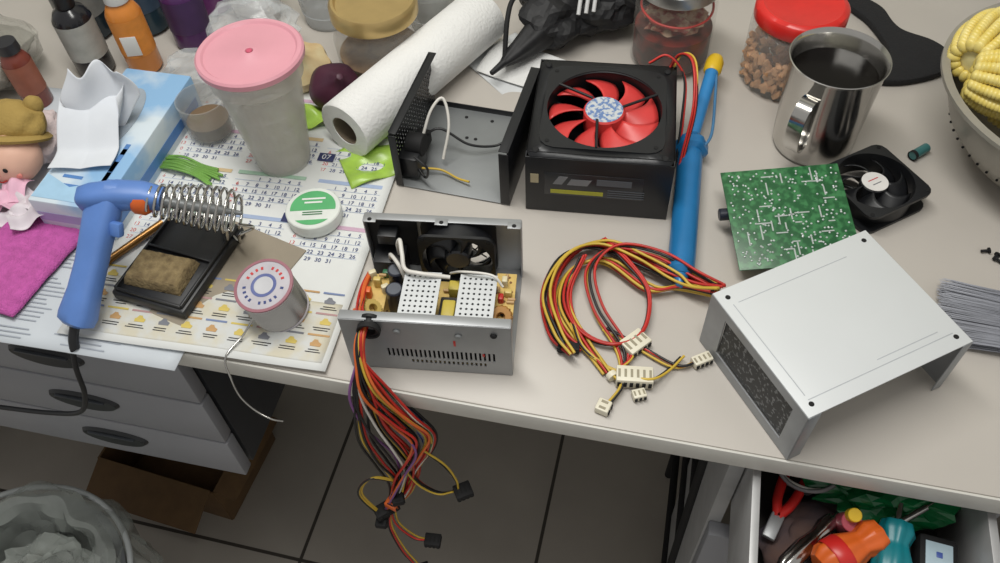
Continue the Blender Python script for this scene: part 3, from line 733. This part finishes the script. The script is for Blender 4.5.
bottle(-350,975,26,110,(110,60,110),(120,90,160),(225,225,225))
bottle(-528,800,16,86,(120,60,50),(150,90,70),(40,40,44),neck=.6)
# ---------------------------------------------------------------- black umbrella
grp("folded_umbrella",0,0,0,0)
nyl=M("black_nylon",(16,16,19),.6,var=.3,scale=40,bump=.5,bscale=60)
u0=Vector((14,792,22));u1=Vector((190,960,50))
def pw(a,h): return 1+.08*math.sin(5*a+h*.04)+.08*noise.noise(Vector((math.cos(a)*2,math.sin(a)*2,h*.03)))
lax("canopy",[(0,0),(4,4),(8,16),(12,30),(16,50),(20,70),(23,90),(26,110),(28,140),(26,170),(0,178)],u0,u1,nyl,seg=80,wob=pw)
lax("ferrule",[(0,-16),(3,-14),(4,0),(5,8),(0,8)],u0,u1,blk)
for nm_,x_,y_,z_,a_,b_,c_,sd_,rz_ in(("fold_a",90,862,32,50,34,30,21,30),("fold_b",142,884,36,42,42,36,24,10),("fold_c",180,940,36,60,40,36,27,-10),("fold_d",100,925,36,56,40,36,29,40)):
    crumple(nm_,x_,y_,z_,a_,b_,c_,nyl,.35,1.5,seed=sd_,flat=-(z_-5),rz=rz_,sub=4,jit=.028)
tube("strap",[(20,806,18),(26,836,54),(36,860,66),(60,880,66)],3,mblk)
for i in range(3): tube("fabric_stripe_%d"%i,[(108+i*9,836+i*2,54),(112+i*9,850+i*2,68),(118+i*9,870+i*2,76),(124+i*9,890+i*2,76)],2.4,M("stripe_white",(205,205,205),.6))
# ---------------------------------------------------------------- black pad
grp("black_pad",0,0,1,0)
pad=[(452,915),(470,905),(488,880),(492,850),(500,832),(525,812),(536,790),(530,764),(508,750),(470,742),(440,746),(428,758),(440,768),(462,782),(470,800),(468,830),(462,860),(450,888)]
poly("pad",[(v.x,v.y) for v in cr([Vector((a,b,0)) for a,b in pad],5,True)],9,M("black_felt",(24,24,26),.9,bump=.6,bscale=300),b=2.5)
# ---------------------------------------------------------------- bowl with corn
BX,BY=584,610
grp("steel_bowl",BX,BY,0,0)
en=M("bowl_enamel",(158,154,144),.35,metal=.3,var=.05)
lathe("bowl",[(0,0),(66,0),(70,4),(98,22),(122,52),(136,84),(140,96),(146,97),(146,101),(138,101),(132,86),(118,54),(96,26),(0,8)],0,0,0,en,seg=72)
for k in range(60):
    a=2*math.pi*k/60
    blob("drain_hole",118*math.cos(a),118*math.sin(a),44,1.6,1.6,1.6,dark,0,1,1)
def corn(x,y,z,rz,ry=90,L=110,r=24):
    bm=bmesh.new()
    for j in range(22):
        t=(j+.5)/22;rr=r*(math.sin(math.pi*(.12+.80*t))**.5 if t<.9 else .55)
        for i in range(14):
            a=2*math.pi*i/14
            mt=Matrix.Translation(Vector((rr*math.cos(a),rr*math.sin(a),t*L-L/2))*S)@Matrix.Rotation(a,4,'Z')@Matrix.Diagonal((1.1,.86,.62,1))
            bmesh.ops.create_icosphere(bm,subdivisions=2,radius=r*.235*S,matrix=mt)
    fin(bm,"kernels",(x,y,z),(0,ry,rz),M("corn_kernel",(220,196,90),.35,c2=(228,212,136),scale=90),ang=80)
    lathe("cob_core",[(0,-L*.48),(r*.75,-L*.42),(r*.9,0),(r*.5,L*.45),(0,L*.48)],x,y,z,M("cob_pale",(214,204,150),.6),ry=ry,rz=rz)
grp("corn_cobs",BX,BY,0,0)
corn(-84,66,106,40,L=80,r=27);corn(-86,4,104,-30,L=78,r=27);corn(-30,26,114,70,L=100);corn(-56,-58,100,-40,L=84,r=26);corn(-20,90,106,10,L=90);corn(20,-60,104,30);corn(-30,0,66,-30);corn(50,40,104,70);corn(-60,50,76,80,L=90)
grp("pen_cap",440,627,6,30);cyl("cap",5,22,0,0,0,M("teal_cap",(60,110,110),.4),ry=90);lathe("ring",[(5.4,-1),(5.4,3)],0,0,0,mblk,ry=90)
# ---------------------------------------------------------------- paint brush
grp("paint_brush",452,408,7,-22)
bm=bmesh.new()
for i in range(900):
    y=random.uniform(-32,32);z=random.uniform(0,12);yy=y*1.1+random.uniform(-2,2)
    a=Vector((20,y*.95,z*.8+2))*S;b=Vector((-56+random.uniform(-6,6),yy,z*.9-4))*S;w=Vector((0,.0006,0));u=Vector((0,0,.0006))
    vs=[bm.verts.new(p) for p in(a-w,a+w,b+w*.4,b-w*.4)];bm.faces.new(vs);vs=[bm.verts.new(p) for p in(a-u,a+u,b)];bm.faces.new(vs)
fin(bm,"bristles",(0,0,0),(0,0,0),M("bristle_grey",(158,160,168),.6,var=.1,scale=20),smooth=False)
box("ferrule",34,64,16,36,0,8,steel,b=2);box("handle",40,50,12,72,0,8,M("brush_wood",(150,70,40),.4),b=5);cyl("grip",10,100,85,0,8,M("brush_wood",(150,70,40)),ry=90,b=4,r2=14)
for i,(x,y) in enumerate(((470,498),(476,492),(482,488),(474,487))):
    grp("loose_screw",x,y,3,i*40);lathe("head",[(0,0),(3,0),(3,1.4),(0,2)],0,0,0,mblk,ry=80,seg=16);cyl("thread",1.4,7,0,0,0,mblk,ry=-90,seg=12,b=.2)

# ---------------------------------------------------------------- spool, tin
grp("solder_spool",-207,476,5,0,rx=8,ry=-6)
fl_=M("spool_flange",(184,180,186),.35,var=.1,scale=60)
lathe("spool",[(8,0),(26,0),(27,1),(27,3),(12,3),(12,43),(26,43),(27,43),(27,45),(26,46),(8,46),(8,0)],0,0,0,fl_,seg=56)
lathe("solder_winding",[(12,3)]+[(25.6+(.8 if i%2 else 0),3.4+i*.83) for i in range(47)]+[(12,43)],0,0,0,M("solder_wire",(178,176,172),.26,metal=.95),seg=56)
lathe("flange_rim",[(26.5,45),(27.6,45.5),(27.3,46.6),(24.6,46.7),(24.6,46)],0,0,0,M("rim_rose",(150,100,110),.4),seg=56)
lathe("hub_ring",[(9,46.1),(10,46.3),(12,46.3),(12,46.1)],0,0,0,M("hub_blue",(90,100,150),.5))
lathe("hub_hole",[(0,46.1),(7,46.1),(8.4,46.4),(9,46.2)],0,0,0,M("hub_grey",(190,190,194),.5))
for k in range(22):
    a=k*.2856
    if k%5: box("print_mark",2.2,3,.2,18*math.cos(a),18*math.sin(a),46.2,inkr if k<11 else inkb,rz=math.degrees(a)+90,b=0)
grp("solder_wire_strand",0,0,0,0)
tube("strand",[(-226,458,20),(-238,444,10),(-252,424,6),(-250,412,-10),(-246,404,-30),(-236,398,-46),(-222,392,-54),(-212,392,-60)],1,MATS["solder_wire"])
grp("flux_tin",-184,588,5,0)
lathe("tin",[(0,0),(26,0),(27,1),(27,9),(28,9),(28,15),(27,16),(0,16)],0,0,0,M("tin_white",(218,222,216),.35),seg=56)
gl=M("label_green",(90,172,112),.4,var=.1)
poly("label_upper",[(23*math.cos(t),23*math.sin(t)) for t in [rad(-8+k*196/30) for k in range(31)]],.3,gl,0,0,16.1,b=0)
poly("label_lower",[(23*math.cos(t),23*math.sin(t)) for t in [rad(225+k*90/20) for k in range(21)]],.3,gl,0,0,16.1,b=0)
for i in range(2): box("label_line",24-6*i,2.2,.2,0,12-i*5,16.6,white,b=0)
for i in range(2): box("label_line_b",20,1.2,.2,0,-6-i*3,16.4,M("label_green_dark",(40,110,60),.5),b=0)
# ---------------------------------------------------------------- soldering stand + iron
grp("soldering_iron_stand",-311,535,5.4,-22)
box("base",80,112,12,0,0,6,blk,b=2.5)
box("tray_rim_l",2.5,104,5,-36,0,14,blk);box("tray_rim_r",2.5,104,5,36,0,14,blk);box("tray_rim_f",72,2.5,5,0,-52,14,blk);box("tray_rim_b",72,2.5,5,0,52,14,blk);box("tray_divider",72,2.5,5,0,4,14,blk)
def spf(a,b): 
    e=min(1,(30-abs(a))/4,(20-abs(b))/4);return max(0,e)**.5*11+1.2*noise.noise(Vector((a*.2,b*.2,0)))
sheet("sponge",60,40,M("sponge_tan",(142,124,88),.95,c2=(100,84,58),scale=120,bump=1,bscale=350),-4,-22,12.5,4,f=spf,nx=30,ny=20,t=0)
IS=CUR
tube("bracket",[(24,44,12),(24,44,44),(10,40,56),(0,36,60)],2.2,chrome)
tube("bracket_b",[(30,36,12),(46,24,30),(52,22,48)],2,chrome)
CUR=None
grp("coil_holder",0,0,0,0);CH=CUR
c0=Vector((-318,551,84));c1=Vector((-238,546,64))
ax=(c1-c0).normalized();s1=ax.cross(Vector((0,0,1))).normalized();s2=s1.cross(ax)
pts=[]
N=12
for i in range(N*14+1):
    t=i/(N*14);a=2*math.pi*N*t;r=14+7*min(1,t*1.6) if t<.85 else 21-7*(t-.85)/.15
    pts.append(c0+(c1-c0)*t+(s1*math.cos(a)+s2*math.sin(a))*r)
tube("coil",pts,1.4,chrome,sm=False)
tube("coil_tail",[pts[-1],c1+Vector((8,-6,-14)),(-246,540,40),(-252,548,20),(-262,560,18)],1.6,chrome)
tube("coil_support",[c0+Vector((6,4,-14)),(-306,570,50),(-290,578,20)],1.8,chrome)
CH.parent=IS;CH.matrix_parent_inverse=(Matrix.Translation(IS.location)@IS.rotation_euler.to_matrix().to_4x4()).inverted()
grp("soldering_gun",0,0,0,0)
lax("heater_tube",[(0,0),(5,0),(5,60),(3,64),(2,78),(0,80)],c0+ax*4,c1,steel2)
lax("collar",[(0,0),(13,0),(15,3),(15,12),(12,16),(0,16)],c0-ax*14,c1,orange)
lax("nose",[(0,0),(13,0),(14,10),(13,22),(11,26),(0,26)],c0-ax*38,c1,blue)
def sweep(n,secs,m,sd=Vector((0,0,0)),seg=20,pw_=3.):
    bm=bmesh.new();R=[];nS=len(secs)
    for i,(p,w,h) in enumerate(secs):
        p=Vector(p);d=(Vector(secs[min(i+1,nS-1)][0])-Vector(secs[max(i-1,0)][0])).normalized()
        side=d.cross(sd).normalized();up=side.cross(d).normalized();ring=[]
        for k in range(seg):
            a=2*math.pi*k/seg;c,s=math.cos(a),math.sin(a)
            x=math.copysign(abs(c)**(2/pw_),c)*w/2;y=math.copysign(abs(s)**(2/pw_),s)*h/2
            ring.append(bm.verts.new((p+side*x+up*y)*S))
        R.append(ring)
    for a,b in zip(R,R[1:]):
        for i in range(seg):
            j=(i+1)%seg;bm.faces.new((a[i],a[j],b[j],b[i]))
    bm.faces.new(R[0]);bm.faces.new(R[-1])
    return fin(bm,n,(0,0,0),(0,0,0),m,ang=50)
sweep("body",[((-306,550,85),20,20),((-322,552,89),24,24),((-345,552,91),27,26),((-368,550,92),26,24),((-378,549,92),22,20),((-381,549,92),12,12)],blue,Vector((0,1,.1)))
sweep("handle",[((-354,552,92),28,22),((-361,538,80),32,26),((-367,522,68),28,25),((-373,504,54),27,24),((-380,484,40),28,25),((-387,466,27),34,27),((-390,461,23),33,25),((-391,459,21),22,16)],blue,Vector((0,.1,1)))
box("trigger",12,8,14,-346,524,76,blue,rz=-20,b=3,rx=-30)
tube("strain_relief",[(-391,459,21),(-394,450,12),(-395,445,4)],4.5,blk)
tube("mains_cable",[(-391,459,20),(-396,446,6),(-402,438,-20),(-410,434,-60),(-430,436,-96),(-470,446,-112),(-530,460,-118),(-620,480,-120)],2.6,blk)
tube("barrel_pen",[(-410,520,8),(-340,590,10)],4,M("brass_brown",(140,100,50),.3,metal=.6),sm=False)

# ---------------------------------------------------------------- tissue box, doll, cloth
grp("tissue_box",-396,684,3,-15.3)
tb=M("tissue_box_card",(206,218,226),.5,c2=(136,178,216),scale=12,thr=(.44,.6))
box("carton",80,206,46,0,0,23,tb,b=2)
lathe("opening_oval",[(0,0),(40,0),(40,.4),(0,.4)],-6,20,46.2,M("opening_dark",(150,160,170),.7)).scale=(.5,1.3,1)
bb=M("band_blue",(84,130,190),.5)
for i in range(5): box("print_band",5,random.uniform(14,34),.3,24,-84+i*16,46.3,bb,b=0)
for i in range(3): box("print_band_c",random.uniform(18,34),4,.3,-10,-90+i*12,46.3,bb,b=0)
poly("wave_panel",[(-38,-98),(38,-98),(38,-76),(18,-70),(-6,-80),(-38,-66)],.3,M("wave_pale_blue",(160,196,222),.5),0,0,46.2,b=0)
box("side_band",.4,190,12,40.3,0,16,bb,b=0);box("end_band",74,.4,12,0,-103.3,24,M("band_lilac",(168,160,200),.5),b=0)
tm=M("tissue",(212,216,222),.9,var=.03)
def tis(a,b):
    t=(b+50)/100;k=.25+.75*math.sin(min(1,t*1.15)*1.57)*(1-.65*max(0,t-.55)/.45)
    return (a*k+6*math.sin(b*.05)*t, b*.18+8*math.sin(a*.09+.6)*t, t*66+4*math.sin(a*.1+1)*t)
sheet("tissue_sheet",92,100,tm,-10,16,44,24,f=tis,nx=50,ny=30)
sheet("tissue_sheet_b",70,100,tm,-6,28,42,-50,f=lambda a,b:(lambda q:(q[0],q[1],q[2]*.7))(tis(a,b)),nx=50,ny=30)
sheet("tissue_drape",64,78,tm,-14,-20,47,14,f=lambda a,b:2+3*abs(math.sin(a*.06))+max(0,b+10)*.55+2*math.sin(b*.1),nx=40,ny=30)
grp("cloth_doll",-505,678,4,-10)
skin=M("doll_skin",(222,178,156),.6,var=.04);must=M("doll_mustard",(160,134,72),.85,bump=.4)
blob("head",0,-8,34,33,28,28,skin,.03,2,4)
blob("hat",0,20,56,36,26,24,must,.10,2,4,seed=2);lathe("hat_brim",[(24,0),(36,-3),(38,0),(34,4),(24,4)],0,10,46,must,rx=-35)
for sx in(-1,1): blob("hat_ear",sx*24,34,70,10,9,11,must,.1,2,3)
for sx in(-1,1):
    blob("eye",sx*11,-34,40,2.6,1.6,2.8,mblk,0,1,2);blob("cheek",sx*18,-30,30,5,2,4,M("cheek_pink",(226,140,128),.6),0,1,2)
blob("nose",0,-37,34,3,3,2.5,skin,0,1,2);tube("mouth",[(-6,-35,26),(0,-36,24),(6,-35,26)],.7,redw)
blob("body",0,30,22,34,40,20,M("doll_dress",(206,190,190),.8,bump=.5),.2,3,4,seed=6)
grp("lace_bow",-496,610,6,0)
lc=M("lace_white",(214,206,212),.8,var=.1);pkl=M("lace_pink",(226,180,200),.8)
for i,(x,y,a) in enumerate(((0,0,0),(-22,10,40),(18,12,-30),(-4,22,80),(26,-10,20))): sheet("loop_%d"%i,44,26,lc if i%2==0 else pkl,x,y,6+2*i,a,f=lambda p,q:6+6*math.sin(p*.15)+4*math.cos(q*.3),nx=16,ny=10)
grp("pink_cloth",-478,556,4,-24)
def pk(a,b):
    e=min(1,(1-abs(a)/46)*5,(1-abs(b)/62)*5);return max(.5,9*e**.5 if e>0 else .5)+1.6*noise.noise(Vector((a*.06,b*.06,0)))
sheet("towel",90,122,M("magenta_towel",(190,88,162),.95,bump=1,bscale=500,var=.15,scale=120),0,0,0,f=pk,nx=40,ny=50,t=1)

# ---------------------------------------------------------------- lights, world, camera
w=bpy.data.worlds.new("room_ambient");SC.world=w;w.use_nodes=True
w.node_tree.nodes["Background"].inputs[0].default_value=(1,.985,.95,1);w.node_tree.nodes["Background"].inputs[1].default_value=.44
def area(n,x,y,z,sx,sy,e,col,tgt):
    l=bpy.data.lights.new(n,'AREA');l.shape='RECTANGLE';l.size=sx;l.size_y=sy;l.energy=e;l.color=col
    o=bpy.data.objects.new(n,l);SC.collection.objects.link(o);o.location=(x,y,z)
    o.rotation_euler=(Vector(tgt)-Vector((x,y,z))).to_track_quat('-Z','Y').to_euler();return o
area("ceiling_fluorescent",-.12,.5,1.4,1.1,.25,16.5,(1,.985,.94),(0,.6,0))
F_=850.;p_=rad(52.6);r_=rad(3.3)
fw=Vector((0,math.cos(p_),-math.sin(p_)));r0=Vector((1,0,0));uu=Vector((0,math.sin(p_),math.cos(p_)))
R_=r0*math.cos(r_)-uu*math.sin(r_);U_=uu*math.cos(r_)+r0*math.sin(r_)
cd=bpy.data.cameras.new("camera");c=bpy.data.objects.new("camera",cd);SC.collection.objects.link(c)
cd.sensor_width=36;cd.lens=36*F_/1000;cd.clip_start=.02
c.matrix_world=Matrix(((R_.x,U_.x,-fw.x,0),(R_.y,U_.y,-fw.y,0),(R_.z,U_.z,-fw.z,.65),(0,0,0,1)))
SC.camera=c
SC.view_settings.view_transform='Standard'
